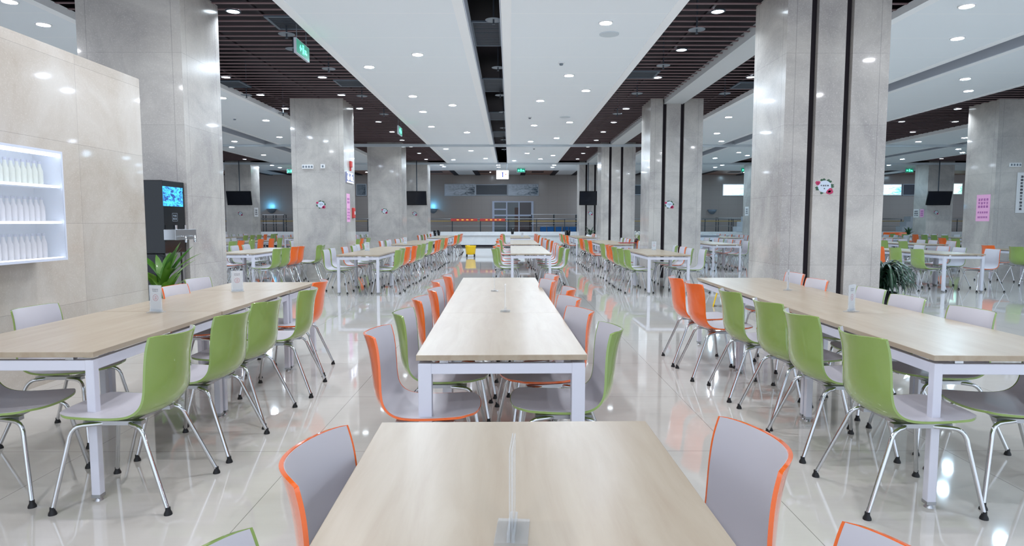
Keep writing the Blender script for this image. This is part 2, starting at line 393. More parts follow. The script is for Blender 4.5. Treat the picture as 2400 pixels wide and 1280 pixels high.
# ------------------------------------------------------------------ chairs
def shell_grid(NU, NV, inset, off, toff=0):
    # edge profile in the x (forward) / z plane
    P = [(.262,.468),(.20,.463),(.12,.458),(.04,.455),(-.03,.456),(-.085,.464),(-.125,.485),(-.150,.52),(-.160,.57),(-.163,.63),(-.166,.70),(-.173,.77),(-.188,.842)]
    D = [.012,.022,.03,.036,.042,.048,.055,.06,.065,.07,.075,.082,.09]
    HWD = [.205,.222,.226,.227,.227,.226,.224,.221,.217,.213,.209,.205,.20]
    n = len(P); G = []
    def samp(A, t):
        i = min(int(t), n-2); f = t-i
        a, b = A[i], A[i+1]
        if isinstance(a, tuple):
            p0 = A[max(i-1,0)]; p3 = A[min(i+2,n-1)]
            return tuple(.5*((2*a[k])+(-p0[k]+b[k])*f+(2*p0[k]-5*a[k]+4*b[k]-p3[k])*f*f+(-p0[k]+3*a[k]-3*b[k]+p3[k])*f**3) for k in (0,1))
        return a+(b-a)*f
    for iu in range(NU+1):
        t = iu/NU*(n-1); e = inset*1.2
        t = e+(n-1-2*e)*iu/NU
        x, z = samp(P, t); x2, z2 = samp(P, min(t+.05, n-1)); x1, z1 = samp(P, max(t-.05, 0))
        tx, tz = x2-x1, z2-z1; l = math.hypot(tx, tz); nx, nz = tz/l, -tx/l    # normal towards the sitter is (-..): flip below
        nx, nz = -nx, -nz                                                   # points up/forward
        if nz < 0 and t < 4: nx, nz = -nx, -nz
        nx, nz = abs(nx), abs(nz)
        if t > 9: nz = nz
        d = samp(D, t); hw = samp(HWD, t)
        row = []
        for iv in range(NV+1):
            v = (-1+2*iv/NV)*(1-inset*.55); k = 1-v*v
            fx = .035*k*max(0, 1-t/1.3)                                     # front edge bows forward
            cr = .018*max(0, 1-t/.9)*abs(v)**6 + 0
            tz_ = -.012*abs(v)**8*max(0, t-(n-1.7))
            row.append(Vector((x-nx*(d*k+off)+fx-cr, v*hw*(1-.05*max(0, 1-t)*abs(v)**6), z-nz*(d*k*.55+off)+tz_)))
        G.append(row)
    return G
def thick_surface(name, G, G2, matr):
    NU, NV = len(G)-1, len(G[0])-1; W_ = NV+1
    vs = [p for r in G for p in r]+[p for r in G2 for p in r]; N = (NU+1)*W_
    fs = []; sharp = set()
    for i in range(NU):
        for j in range(NV):
            a = i*W_+j; fs.append((a, a+1, a+W_+1, a+W_)); fs.append((N+a, N+a+W_, N+a+W_+1, N+a+1))
    b = [(0, j) for j in range(NV)]+[(i, NV) for i in range(NU)]+[(NU, NV-j) for j in range(NV)]+[(NU-i, 0) for i in range(NU)]+[(0, 0)]
    for (i0, j0), (i1, j1) in zip(b, b[1:]):
        p, q = i0*W_+j0, i1*W_+j1; fs.append((p, N+p, N+q, q)); sharp |= {tuple(sorted((p, q))), tuple(sorted((N+p, N+q)))}
    me = bpy.data.meshes.new(name); me.from_pydata([tuple(v) for v in vs], [], fs)
    me.polygons.foreach_set('use_smooth', [True]*len(fs)); me.update()
    at = me.attributes.new('sharp_edge', 'BOOLEAN', 'EDGE')
    for e in me.edges:
        if tuple(sorted(e.vertices)) in sharp: at.data[e.index].value = True
    me.materials.append(matr); return me
def shell_mesh(matr): return thick_surface('shell', shell_grid(44, 24, 0, .0, 0), shell_grid(44, 24, 0, .011), matr)
liner_me = thick_surface('liner', shell_grid(44, 24, .05, -.0016), shell_grid(44, 24, .05, .0004), M_liner)
def leg_mesh(sx, sy, seg=10, n=8):
    tx, ty = (.205, .185) if sx > 0 else (-.13, .185)
    fx, fy = (.268, .25) if sx > 0 else (-.275, .25)
    z = .405
    pts = [(.03*sx, sy*.12, z), (tx-.05*sx, sy*ty*.93, z)]
    A, B, D_ = Vector((tx-.05*sx, sy*ty*.93, z)), Vector((tx+.005*sx, sy*ty, z)), Vector((tx+(fx-tx)*.16, sy*(ty+(fy-ty)*.16), z-.075))
    for i in range(1, 6):
        t = i/5; pts.append(tuple(A*(1-t)**2+B*2*t*(1-t)+D_*t*t))
    pts.append((fx, sy*fy, .022))
    m = MB().tube(pts, .0105, n).mesh('leg', M_chrome)
    f = MB().lathe([(.0112,.036),(.0118,.022),(.018,.009),(.019,0)], (fx, sy*fy, 0), 12).mesh('foot', M_blackr)
    return m, f
LEGS = [leg_mesh(sx, sy) for sx in (-1, 1) for sy in (-1, 1)]
frm = MB()
for s in (-1, 1): frm.box(-.11, .17, s*.13-.02, s*.13+.02, .398, .418)
frm.box(-.07, -.04, -.13, .13, .400, .415).box(.10, .13, -.13, .13, .400, .415)
frame_me = frm.mesh('seat_frame', M_steel)
def mk(name, me, parent):
    o = bpy.data.objects.new(name, me); C.objects.link(o); o.parent = parent; return o
SH = {'green': shell_mesh(M_green), 'orange': shell_mesh(M_orange)}
PROTO = {}
def chair_proto(col, far):
    t = thing('dining_chair', '', 'chair')
    mk('shell', SH[col], t)['label'] = 'glossy %s outer shell' % col
    mk('liner', liner_me, t)['label'] = 'pale grey seat and back lining'
    mk('seat_frame', frame_me, t)
    for m, f in LEGS:
        l = mk('leg', m, t); mk('foot', f, l)
    return t
NCH = 0
def chair(col, x, y, face, yaw, label, group, far=False):
    global NCH; NCH += 1
    rz = (0 if face > 0 else math.pi)+math.radians(yaw)
    k = (col, far)
    if k not in PROTO:
        PROTO[k] = chair_proto(*k); o = PROTO[k]; o.location = (x, y, 0); o.rotation_euler = (0, 0, rz); o['label'] = label; o['group'] = group
        return o
    return copy_thing(PROTO[k], label, (x, y, 0), rz, group)
G_, O_ = 'green', 'orange'
GA, GB_, GC, GD = 'chairs at the left near row', 'chairs at the centre near row', 'chairs at the right near row', 'chairs at the foreground table'
for i, (c, x, y, yw) in enumerate([(G_,-1.885,3.17,0),(G_,-1.87,3.84,-3),(G_,-1.89,4.44,-4),(G_,-1.85,5.16,4),(O_,-1.96,5.84,6)]):
    chair(c, x, y, -1, yw, '%s shell chair on the aisle side of the left row, %s from the front' % (c, ORD[i]), GA)
for i, (c, x, y, yw, w) in enumerate([(G_,-2.60,3.22,6,'at the left frame edge with only its grey seat showing'),(G_,-2.83,4.06,0,'before the marble wall, grey back above the left table'),(O_,-2.64,5.40,0,'tucked in before the potted plant'),(G_,-2.80,6.10,-6,'farthest on the wall side of the left row')]):
    chair(c, x, y, 1, yw, '%s chair %s' % (c, w), GA)
for i, (c, x, y, yw) in enumerate([(O_,-.44,3.16,0),(G_,-.425,3.85,0),(O_,-.413,4.53,0),(O_,-.383,5.15,0),(O_,-.44,5.88,0),(O_,-.40,6.46,4)]):
    chair(c, x, y, 1, yw, '%s chair on the left of the centre near row, %s from the front' % (c, ORD[i]), GB_)
for i, (c, x, y, yw) in enumerate([(G_,.296,3.26,0),(O_,.23,3.86,14),(O_,.225,4.5,14),(O_,.258,5.19,0),(O_,.15,5.88,12),(O_,.22,6.46,10)]):
    chair(c, x, y, -1, yw, '%s chair on the right of the centre near row, %s from the front' % (c, ORD[i]), GB_)
for i, (c, x, y, yw) in enumerate([(G_,1.93,3.11,0),(G_,1.95,3.81,0),(G_,1.98,4.39,3),(G_,1.95,5.04,0),(O_,1.85,5.68,0),(O_,1.84,6.23,-3)]):
    chair(c, x, y, 1, yw, '%s shell chair on the aisle side of the right row, %s from the front' % (c, ORD[i]), GC)
for i, (c, x, y, yw) in enumerate([(G_,2.56,3.18,-6),(G_,2.67,3.93,0),(G_,2.68,4.59,0),(G_,2.75,5.18,0),(O_,2.68,5.96,0),(O_,2.80,6.70,0)]):
    chair(c, x, y, -1, yw, '%s chair on the far right side of the right near row, %s from the front' % (c, ORD[i]), GC)
for c, x, y, f, l in [(O_,-.245,1.475,1,'orange chair pushed in left of the foreground table'),(O_,.395,1.55,-1,'large orange chair pushed in right of the foreground table'),
                      (G_,-.27,.90,1,'green chair cut by the bottom edge, left of the foreground table'),(O_,.415,.92,-1,'orange chair cut by the bottom right edge beside the foreground table')]:
    chair(c, x, y, f, 0, l, GD)

# far rows: groups of tables along the hall
OCC = [(-9e9, 541, 6.9), (1750, 2066, 8.0), (688, 836, 15.6), (1500, 1643, 15.6), (862, 951, 23.9), (1405, 1490, 23.9), (2258, 2600, 15.6)]
def px(X, Y): return VX+F*X/Y
def vis(X, Y, half=.25):
    a, b = px(X-half, Y), px(X+half, Y)
    if b < 0 or a > 2400: return False
    return not any(Y > oy and a > x0 and b < x1 for x0, x1, oy in OCC)
rnd = random.Random(7)
ROWS = [
 ('left aisle', -2.88, [(12.1,3,'GGOGGG','GGOOGG'),(17.7,3,'OGOOGO','GOOGWO'),(25.3,3,'OGOOGO','OGOGOO')]),
 ('centre', .42, [(12.6,3,'GGOOGO','GGOGOO'),(18.0,3,'OGOOGO','OOGOGO'),(25.3,3,'OOGOOG','OGOOGO')]),
 ('right aisle', 3.02, [(12.1,3,'GGGOOG','GGOGXX'),(17.7,3,'OOGOOG','GOGOOG'),(25.3,3,'OGOGOO','GOGGOO')]),
 ('second left', -5.52, [(12.8,2,'GOGG','GGOOGG'),(17.8,3,'GOOGOG','GOOGOG'),(25.3,3,'OOGGOO','GOOGOG')]),
 ('third left', -8.5, [(17.7,3,'',''),(25.3,3,'','')]),
 ('fourth left', -11.3, [(17.7,3,'',''),(25.3,3,'','')]),
 ('second right', 6.05, [(17.8,3,'OOGOGO','GOOGOG'),(25.3,3,'','')]),
 ('third right', 8.85, [(12.4,2,'GGOO','OGOG'),(17.7,3,'OGOGOG','GOGOOG'),(25.3,3,'','')]),
 ('fourth right', 11.75, [(12.3,2,'OOGO','GOOG'),(17.7,3,'',''),(25.3,3,'','')]),
 ('fifth right', 15.2, [(17.7,3,'',''),(25.3,3,'','')]),
 ('sixth right', 18.2, [(25.3,3,'','')])]
BLK = {0: 'near block', 1: 'middle block', 2: 'far block'}
for rn, cx, groups in ROWS:
    for gi, (ys, nt, cl, cr) in enumerate(groups):
        blk = BLK[0 if ys < 14 else 1 if ys < 20 else 2]
        for k in range(nt):
            if any(abs(cx-c) < CW/2+TW/2 and ys+1.4*k < yy+CD and ys+1.4*(k+1) > yy for c in COLX for yy in COLY): continue
            if vis(cx, ys+1.4*k+.7, .7):
                place_table(.81, 1.398, cx, ys+1.4*k, 0, 'distant pale table, %s row, %s, %s from the front' % (rn, blk, ORD[k]), 'distant dining tables')
        n = nt*2
        for side, cc in ((-1, cl), (1, cr)):
            for k in range(len(cc) if cc else n):
                col = {'G': G_, 'O': O_, 'W': G_, 'X': None}[cc[k]] if cc else rnd.choice([G_, O_, O_, G_])
                j1, j2, j3 = rnd.uniform(-.06, .06), rnd.uniform(-.08, .08), rnd.choice([0, 0, rnd.uniform(-9, 9)])
                if col is None: continue
                x = cx+side*(TW/2+.10+j1); y = ys+.36+.7*k+j2
                if rn == 'second left' and side > 0 and ys < 14: x, y, j3 = [(-4.90,12.95,0),(-4.88,13.42,0),(-4.90,14.02,0),(-4.88,14.34,0),(-4.58,14.78,0),(-4.66,15.16,0)][k]
                if any(abs(x-c) < CW/2+.3 and yy-.25 < y < yy+CD+.3 and not (rn == 'second left' and side > 0 and ys < 14) for c in COLX for yy in COLY): continue
                if not vis(x, y): continue
                far = False
                chair(col, x, y, -side, j3, '%s chair, %s from the front, %s side, %s, %s row' % (col, ORD[k], 'left' if side < 0 else 'right', blk, rn), 'chairs of the distant rows', far)
print('CHAIRS', NCH)

# ------------------------------------------------------------------ writing made of strokes
def glyph_rows(m, M, w, h, rows, cols, rng, th=.002, fill=.72, sw=.09):
    """rows x cols of small blurred-looking characters inside w x h, in the plane of M (u right, v up, n out)"""
    cw, chh = w/cols, h/rows
    for r in range(rows):
        for c in range(cols):
            ox, oy = -w/2+cw*(c+.5), h/2-chh*(r+.5); a, b = cw*fill/2, chh*fill/2; s = min(cw, chh)*sw
            st = [(-a, a, b*.55-s, b*.55+s), (-s, s, -b, b)]
            if rng.random() < .8: st.append((-a*.8, a*.8, -b*.25-s, -b*.25+s))
            if rng.random() < .7: st.append((-a, -a+2*s, -b, b*.4))
            if rng.random() < .7: st.append((a-2*s, a, -b, b*.4))
            if rng.random() < .6: st.append((-a, a, -b, -b+2*s))
            for q, (x0, x1, y0, y1) in enumerate(st): m.box(ox+x0, ox+x1, oy+y0, oy+y1, 0, th*(1+.12*q), M)
def frameM(o, u, n):
    u = Vector(u).normalized(); n = Vector(n).normalized(); v = n.cross(u)
    return Matrix(((u.x, v.x, n.x, o[0]), (u.y, v.y, n.y, o[1]), (u.z, v.z, n.z, o[2]), (0,0,0,1)))
M_paper = mat('paper', lin(228,226,226), .6); M_ink = mat('ink', lin(70,70,78), .6); M_red = mat('red print', lin(205,70,66), .5)

# ------------------------------------------------------------------ acrylic signs on the tables
def table_sign(x, y, rz, label, z=.7485, printed=True):
    t = thing('table_sign', label, 'table sign', (x, y, z), rz, 'acrylic signs on the tables')
    MB().box(-.05, .05, -.0035, -.0012, .006, .19).box(-.05, .05, .0012, .0035, .006, .19).obj('acrylic_sheet', M_glass, t, bevel=.0005)
    MB().box(-.052, .052, -.033, .033, 0, .006).box(-.05, .05, -.008, -.0036, .006, .022).box(-.05, .05, .0036, .008, .006, .022).obj('base', M_glass, t)
    if printed:
        card = MB().box(-.042, .042, -.0008, .0008, .012, .186).obj('card', M_paper, t)
        rng = random.Random(3); m = MB(); mr = MB()
        for sgn in (-1, 1):
            M1 = frameM((0, sgn*.0008, .155), (-sgn, 0, 0), (0, sgn, 0)); glyph_rows(m, M1, .05, .024, 2, 4, rng, .0003)
            Mr = frameM((0, sgn*.0008, .102), (-sgn, 0, 0), (0, sgn, 0))
            for k in range(24):
                a0, a1 = k*math.pi/12, (k+1)*math.pi/12
                q = [(math.cos(a)*r, math.sin(a)*r, .0003) for a in (a0, a1) for r in (.019, .023)]
                mr.add([Mr @ Vector(p) for p in q], [(0,1,3,2)])
            glyph_rows(mr, Mr, .02, .026, 2, 2, rng, .0003)
        m.obj('lettering', M_ink, card); mr.obj('red_seal', M_red, card)
    return t
table_sign(.005, 1.245, math.radians(86), 'clear acrylic sign seen edge-on on the foreground table', printed=False)
def at(x, y, z=.7485): X, Y = unz(x, y, z); return X, Y
X, Y = at(361, 733); table_sign(X, Y, math.radians(-14), 'acrylic sign with a red seal on the left row, nearest')
X, Y = at(554, 684); table_sign(X, Y, math.radians(30), 'acrylic sign on the left row near its far end')
X, Y = at(2003, 732); table_sign(X, Y, math.radians(38), 'acrylic sign with a red seal on the right row, nearest')
X, Y = at(1851, 681); table_sign(X, Y, math.radians(58), 'acrylic sign on the right row near the stone column')
X, Y = at(1184, 731); table_sign(X, Y, math.radians(88), 'edge-on acrylic sign on the middle table of the centre row', printed=False)
X, Y = at(1159, 683); table_sign(X, Y, math.radians(92), 'edge-on acrylic sign on the last table of the centre near row', printed=False)
for x, y, l in [(861,588,'white table sign on the near block of the left aisle row'),(1533,586,'white table sign on the near block of the right aisle row'),(1224,556,'white table sign on the far centre row'),(950,572,'white table sign on the middle block of the left aisle row')]:
    X, Y = at(x, y); table_sign(X, Y, 0, l)

# ------------------------------------------------------------------ wall and column fittings
def wreath(cx, cz, y, label):
    t = thing('wreath_sticker', label, 'sticker', (cx, y, cz), 0, 'flower wreath stickers on the columns')
    MB().add([(0,0,0)], [])
    m = MB(); n = 28; m.add([(math.cos(k*2*math.pi/n)*.088, -.002, math.sin(k*2*math.pi/n)*.075) for k in range(n)]+[(math.cos(k*2*math.pi/n)*.088, 0, math.sin(k*2*math.pi/n)*.075) for k in range(n)],
        [tuple(range(n))]+[(k, n+k, n+(k+1)%n, (k+1)%n) for k in range(n)])
    m.obj('backing', mat('sticker white', lin(206,218,232), .4), t)
    def blobs(ps, name, matr, rr):
        b = MB()
        for (a, r, s) in ps:
            x, z = math.cos(a)*.098*r, math.sin(a)*.086*r
            for q in range(3):
                an = a+q*2.1; b.lathe([(s*.9, 0), (s*.55, .004)], (0,0,0), 8)
                for vi in range(len(b.v)-32, len(b.v)):
                    v = b.v[vi]; b.v[vi] = (x+v[0]+math.cos(an)*s*.5, -.002-v[2], z+v[1]*rr+math.sin(an)*s*.4)
        b.obj(name, matr, t)
    blobs([(math.radians(a), 1, .016) for a in (112,95,62,45,12,-2,190,205,250)], 'leaves', mat('sticker leaf', lin(62,98,74), .5), .6)
    blobs([(math.radians(318), .98, .032), (math.radians(306), 1.0, .026), (math.radians(150), 1, .024)], 'flowers', mat('sticker flower', lin(190,52,98), .5), .9)
    g = MB(); glyph_rows(g, frameM((0, -.0022, .012), (1,0,0), (0,-1,0)), .11, .025, 1, 4, random.Random(5), .0006)
    glyph_rows(g, frameM((-.002, -.0022, -.025), (1,0,0), (0,-1,0)), .022, .022, 1, 1, random.Random(6), .0006); g.obj('lettering', M_ink, t)
def colpt(x, y, Yc): return ((x-VX)/F*Yc, CH+(HZ-y)/F*Yc)
for x, y, Yc, l in [(1928,438,8.03,'flower wreath sticker on the big right column'),(755,480,15.67,'flower wreath sticker on the second left column'),(1567,480,15.67,'flower wreath sticker on the second right column'),
                    (903,495,24.0,'small flower wreath sticker on the third left column'),(567,501,31.5,'tiny wreath sticker under the far left television'),(973,501,31.5,'tiny wreath sticker under the television left of centre'),(1383,500,31.5,'tiny wreath sticker under the television right of centre'),(2192,498,31.5,'tiny wreath sticker under the far right television')]:
    cx, cz = colpt(x, y, Yc); wreath(cx, cz, Yc-.001, l)
M_pink = mat('pink paper', lin(238,176,214), .6); M_pinkink = mat('pink ink', lin(170,96,160), .6)
def poster(name, o, u, n, w, h, matr, ink, blocks, label, cat, group=None):
    t = thing(name, label, cat, (0,0,0), 0, group); M = frameM(o, u, n)
    MB().box(-w/2, w/2, -h/2, h/2, 0, .003, M).obj('paper', matr, t)
    g = MB(); rng = random.Random(int(w*1000))
    for (cx, cy, bw, bh, r, c) in blocks: glyph_rows(g, M @ Matrix.Translation((cx, cy, .003)), bw, bh, r, c, rng, .001, .7, .10)
    g.obj('lettering', ink, t); return t
# notices on column sides: left column 2 (faces +X), right column 4 (faces -X)
poster('notice', (-4.015, 16.0, 1.72), (0,1,0), (1,0,0), .32, .70, M_pink, M_pinkink, [(0,.18,.22,.16,2,2),(0,-.15,.26,.30,4,2)], 'tall pink notice on the side of the second left column', 'notice')
poster('notice', (11.815, 16.02, 1.72), (0,-1,0), (-1,0,0), .46, .66, M_pink, M_pinkink, [(0,.12,.36,.26,3,4),(0,-.11,.36,.07,1,5),(0,-.23,.34,.07,1,6)], 'tall pink notice on the side of the far right column', 'notice')
poster('calligraphy_scroll', (12.55, 15.66, 2.08), (1,0,0), (0,-1,0), .42, .98, M_white, M_ink, [(-.09,.0,.09,.86,11,1),(.09,.0,.09,.86,11,1)], 'white scroll with two columns of characters on the far right column', 'scroll')
def plate(name, o, w, h, label, n=1):
    t = thing(name, label, 'socket panel', o, 0, 'socket panels on the columns')
    MB().box(-w/2, w/2, -.03, 0, -h/2, h/2).obj('cover', M_white, t, bevel=.004)
    m = MB()
    for i in range(n): x = -w/2+w*(i+.5)/n; m.box(x-.02, x+.02, -.033, -.03, -.025, .025)
    m.obj('socket', M_grey, t)
for x, y, w, n, Yc, l in [(727,393,.27,4,15.67,'wide white socket panel high on the second left column'),(762,392,.10,1,15.67,'small square white socket high on the second left column'),(2370,388,.28,4,15.67,'wide white socket panel above the scroll on the far right column')]:
    cx, cz = colpt(x, y, Yc); plate('socket_panel', (cx, Yc, cz), w, .10, l, n)
# toilet sign and fire alarm on the second left column's aisle side
t = thing('toilet_sign', 'lit white toilet sign on the side of the second left column', 'sign', (-4.015, 16.14, 2.47))
MB().box(0, .03, -.34, .34, -.13, .13).obj('housing', mat('sign blue grey', lin(150,155,190), .4), t)
M_lit = mat('lit white symbol', (1,1,1,1), .5, emit=(.92,.94,1,1), es=1.2)
sg = MB(); s0, s1 = .03, .034
sg.box(s0, s1, -.33, .33, -.13, -.10).box(s0, s1, -.33, .28, .10, .12)
for y in (-.18, .08): sg.lathe([(.04,0),(.04,.001)], (0,0,0), 10)
sg2 = MB()
for y in (-.18, .10):
    sg2.box(s0, s1, y-.05, y+.05, -.07, .03).box(s0, s1, y-.03, y+.03, .045, .09).box(s0, s1, y-.09, y-.06, -.05, .04).box(s0, s1, y+.06, y+.09, -.05, .02)
sg2.box(s0, s1, .22, .30, -.08, -.04).box(s0, s1, .20, .24, -.04, .04); sg2.v += []; 
m = MB().box(s0, s1, -.33, .33, -.13, -.10).box(s0, s1, -.33, .28, .10, .12); m.v += []; m.add(sg2.v, sg2.f); m.obj('symbols', M_lit, t)
t = thing('fire_bell', 'small red fire alarm high on the second left column side', 'fire alarm', (-4.015, 16.25, 2.80))
MB().box(0, .05, -.07, .07, -.06, .09).obj('housing', M_red, t, bevel=.01); MB().box(0, .03, -.03, .03, -.15, -.06).obj('call_point', M_red, t)
t = thing('alarm_button', 'red alarm box beside the pink notice on the second left column', 'fire alarm', (-4.015, 16.42, 1.60))
MB().box(0, .06, -.07, .07, -.13, .13).obj('housing', M_red, t, bevel=.012); MB().box(.06, .065, -.04, .04, -.04, .04).obj('button', M_white, t)
for X, Yc, z, l in [(-12.61, 32.0, 1.85, 'pale notice on the side of the far left column'), (11.81, 32.0, 1.9, 'pale notice on the side of the far column beside the big right column')]:
    n = 1 if X < 0 else -1
    poster('notice', (X, Yc, z), (0, n, 0), (n, 0, 0), .5, .45, M_paper, M_ink, [(0,0,.3,.3,3,3)], l, 'notice')
poster('notice', (20.46, 31.85, 1.80), (0,-1,0), (-1,0,0), .3, .4, M_pink, M_pinkink, [(0,0,.2,.3,3,2)], 'small pink notice on the far right column side', 'notice')
poster('notice', (20.46, 32.3, 1.80), (0,-1,0), (-1,0,0), .42, .42, M_paper, M_ink, [(0,0,.3,.3,3,3)], 'small white notice beside the pink one on the far right column', 'notice')

# televisions hung in front of the last columns
for x0, x1, l in [(537,594,'black television hanging before the far left column'),(955,1001,'black television hanging left of the serving wall'),(1357,1398,'black television hanging right of the serving wall'),(2169,2225,'black television hanging before the far right column')]:
    Yt = 31.05; X0, X1 = (x0-VX)/F*Yt, (x1-VX)/F*Yt; c, w = (X0+X1)/2, X1-X0; zc = CH+(HZ-465)/F*Yt
    t = thing('television', l, 'television', (c, Yt, zc), 0, 'televisions hanging from the ceiling')
    M = Matrix.Rotation(math.radians(12), 4, 'X')
    MB().box(-w/2, w/2, -.04, .04, -.34, .34, M).obj('housing', M_black, t, bevel=.01)
    MB().box(-w/2+.03, w/2-.03, -.045, -.04, -.31, .31, M).obj('screen', M_screen, t)
    MB().tube([(0,.08,.1), (0,.08,H-zc)], .025).box(-.1, .1, .04, .1, -.1, .15).obj('pole', M_dark, t)

# exit signs
M_exit = mat('green lit face', lin(40,130,105), .4, emit=lin(20,110,90), es=.8); M_exitg = mat('green lit symbol', lin(120,255,190), .4, emit=(.10,1.0,.50,1), es=2.0)
def exit_sign(loc, rz, label, w=.42, h=.20, rod=None, ceilz=HW):
    t = thing('exit_sign', label, 'exit sign', loc, rz, 'green exit signs')
    MB().box(-w/2, w/2, -.02, .02, -h/2, h/2).obj('housing', mat('sign housing', lin(190,196,206), .4), t, bevel=.004)
    MB().box(-w/2+.012, w/2-.012, -.023, -.02, -h/2+.012, h/2-.012).obj('face', M_exit, t)
    s = MB(); y0, y1 = -.026, -.023; k = h/.2
    s.box(-.03*k, .03*k, y0, y1, .05*k, .065*k).box(-.03*k, -.02*k, y0, y1, -.06*k, .05*k).box(.02*k, .03*k, y0, y1, -.06*k, .05*k)      # door
    s.box(-.01*k, .01*k, y0, y1, -.01*k, .03*k).box(-.018*k, 0, y0, y1, -.05*k, -.01*k).box(.0, .018*k, y0, y1, -.03*k, -.01*k)                # runner
    s.box(-.15*k, -.06*k, y0, y1, -.012*k, .012*k).box(-.13*k, -.10*k, y0, y1, -.04*k, .04*k).box(.06*k, .16*k, y0, y1, -.04*k, -.01*k).box(.06*k, .13*k, y0, y1, .0, .02*k)
    s.obj('symbol', M_exitg, t)
    MB().tube([(-w*.36,0,h/2), (-w*.36,0,ceilz-loc[2])], .006, 6).tube([(w*.36,0,h/2), (w*.36,0,ceilz-loc[2])], .006, 6).obj('rod', M_grey, t)
X = -3.17
exit_sign((X, 10.0, 3.98), math.radians(90), 'green exit sign hanging near the front beside the left slats', .62, .22, ceilz=H)
exit_sign((X, 18.7, 3.98), math.radians(90), 'green exit sign hanging farther back beside the left slats', .62, .24, ceilz=H)
for x, y, l in [(1221,401,'green exit sign above the serving wall'),(688,403,'green exit sign behind the second left column'),(1742,400,'green exit sign left of the big right column'),(2124,401,'green exit sign beside the far right column')]:
    Yt = 34.0; exit_sign(((x-VX)/F*Yt, Yt, CH+(HZ-y)/F*Yt), 0, l, .44, .22)
t = thing('hanging_sign', 'bright white lit sign hanging over the centre aisle', 'sign', ((1178-VX)/F*30, 30, CH+(HZ-411)/F*30))
MB().box(-.28, .28, -.04, .04, -.20, .20).obj('light_box', mat('lit sign box', (1,1,1,1), .4, emit=(.85,.90,1,1), es=2.2), t, bevel=.01)
MB().box(-.02, .03, -.044, -.04, -.10, .10).box(-.05, .06, -.044, -.04, .08, .11).box(-.03,.05,-.044,-.04,-.11,-.09).obj('symbol', mat('sign blue', lin(90,100,190), .5), t)
MB().box(.13, .17, -.044, -.04, -.02, .04).obj('red_mark', M_red, t)
MB().tube([(-.2,0,.2), (-.2,0,HW-t.location.z)], .01, 6).tube([(.2,0,.2), (.2,0,HW-t.location.z)], .01, 6).obj('rod', M_grey, t)

# ------------------------------------------------------------------ kitchen side behind the serving wall
YB = 40.58
def bp(x, y, Yc=YB): return ((x-VX)/F*Yc, CH+(HZ-y)/F*Yc)
def ink_mat(name, tint, dark, glow=0):
    m = mat(name, tint, .3); n = NT(m); p, (x, y, z) = n.coord('Generated')
    a = n.n('ShaderNodeTexNoise', i_Scale=5.0, i_Detail=9.0, i_Roughness=.7, i_Distortion=1.5); n.l(p, a.inputs['Vector'])
    f = n.math('MULTIPLY', n.ramp(a.outputs['Fac'], [(.42, (0,0,0,1)), (.6, (1,1,1,1))]), n.math('ADD', .15, x))
    c = n.mix(f, tint, dark); n.l(c, n.b.inputs['Base Color'])
    if glow: n.l(c, n.b.inputs['Emission Color']); n.b.inputs['Emission Strength'].default_value = glow
    return m
for x0, x1, y0, y1, ti, dk, gl, nm, l in [
    (1043,1115,432,460,lin(196,204,214),lin(50,64,78),0,'wall_picture','grey ink landscape picture on the left of the back wall'),
    (1190,1262,432,460,lin(200,210,222),lin(20,64,88),0,'wall_picture','blue grey ink landscape picture above the glass doors'),
    (1115,1190,433,459,lin(60,66,76),lin(60,66,76),0,'wall_panel','plain dark grey panel between the two landscape pictures'),
    (1690,1765,432,460,lin(225,245,252),lin(80,170,215),1.3,'menu_screen','lit blue white screen left of the big right column'),
    (2040,2108,432,459,lin(225,245,252),lin(90,180,220),1.3,'menu_screen','lit blue white screen right of the big right column'),
    (2222,2250,430,457,lin(225,250,245),lin(110,190,170),1.3,'menu_screen','lit greenish screen behind the far right television'),
    (2110,2140,432,459,lin(60,66,80),lin(50,56,70),0,'wall_panel','dark panel beside the lit screen on the right'),
    (838,862,432,460,lin(120,130,140),lin(60,70,82),0,'wall_picture','narrow picture glimpsed between the left columns'),
    (1484,1502,434,458,lin(60,66,76),lin(60,66,76),0,'wall_panel','dark panel glimpsed between the right columns')]:
    (a, zt), (b, zb) = bp(x0, y0), bp(x1, y1)
    t = thing(nm, l, 'screen' if gl else 'picture', ((a+b)/2, YB, (zt+zb)/2)); w, h = b-a, zt-zb
    MB().box(-w/2, w/2, -.05, .02, -h/2, h/2).obj('frame', mat('picture frame', lin(178,186,196), .4) if not gl else M_white, t, bevel=.01)
    MB().box(-w/2+.05, w/2-.05, -.056, -.05, -h/2+.05, h/2-.05).obj('image', ink_mat(nm, ti, dk, gl), t)
# glass doors
(a, zt), (b, _) = bp(1154, 472), bp(1250, 545)
d = MB(); yb = YB
d.box(a, a+.45*.3, yb-.1, yb, 0, zt).box(b-.14, b, yb-.1, yb, 0, zt).box(a+.135, b-.14, yb-.099, yb, zt-.08, zt)
xs = [a+.135+(b-a-.27)*k/3 for k in (1, 2)]
for x in xs: d.box(x-.04, x+.04, yb-.096, yb, 0, zt-.08)
zm = bp(0, 505)[1]; d.box(a+.1, b-.1, yb-.09, yb, zm-.05, zm+.05); z2 = bp(0, 491)[1]; d.box(a+.1, xs[0], yb-.09, yb, z2-.04, z2+.04)
dr = struct(d, 'door_1', mat('white aluminium', lin(190,200,222), .35))
MB().box(a+.1, xs[1], yb-.06, yb-.05, 0, zt-.08).obj('glass', mat('door glass', lin(92,100,104), .08), dr)
MB().box(xs[1], b-.1, yb-.06, yb-.05, 0, zt-.08).obj('glass', mat('dark door glass', lin(58,48,52), .08), dr)
MB().box(xs[0]+.5, xs[1], yb-.065, yb-.06, 0, zt-.4).obj('brown_leaf', mat('brown door leaf', lin(84,62,58), .4), dr)
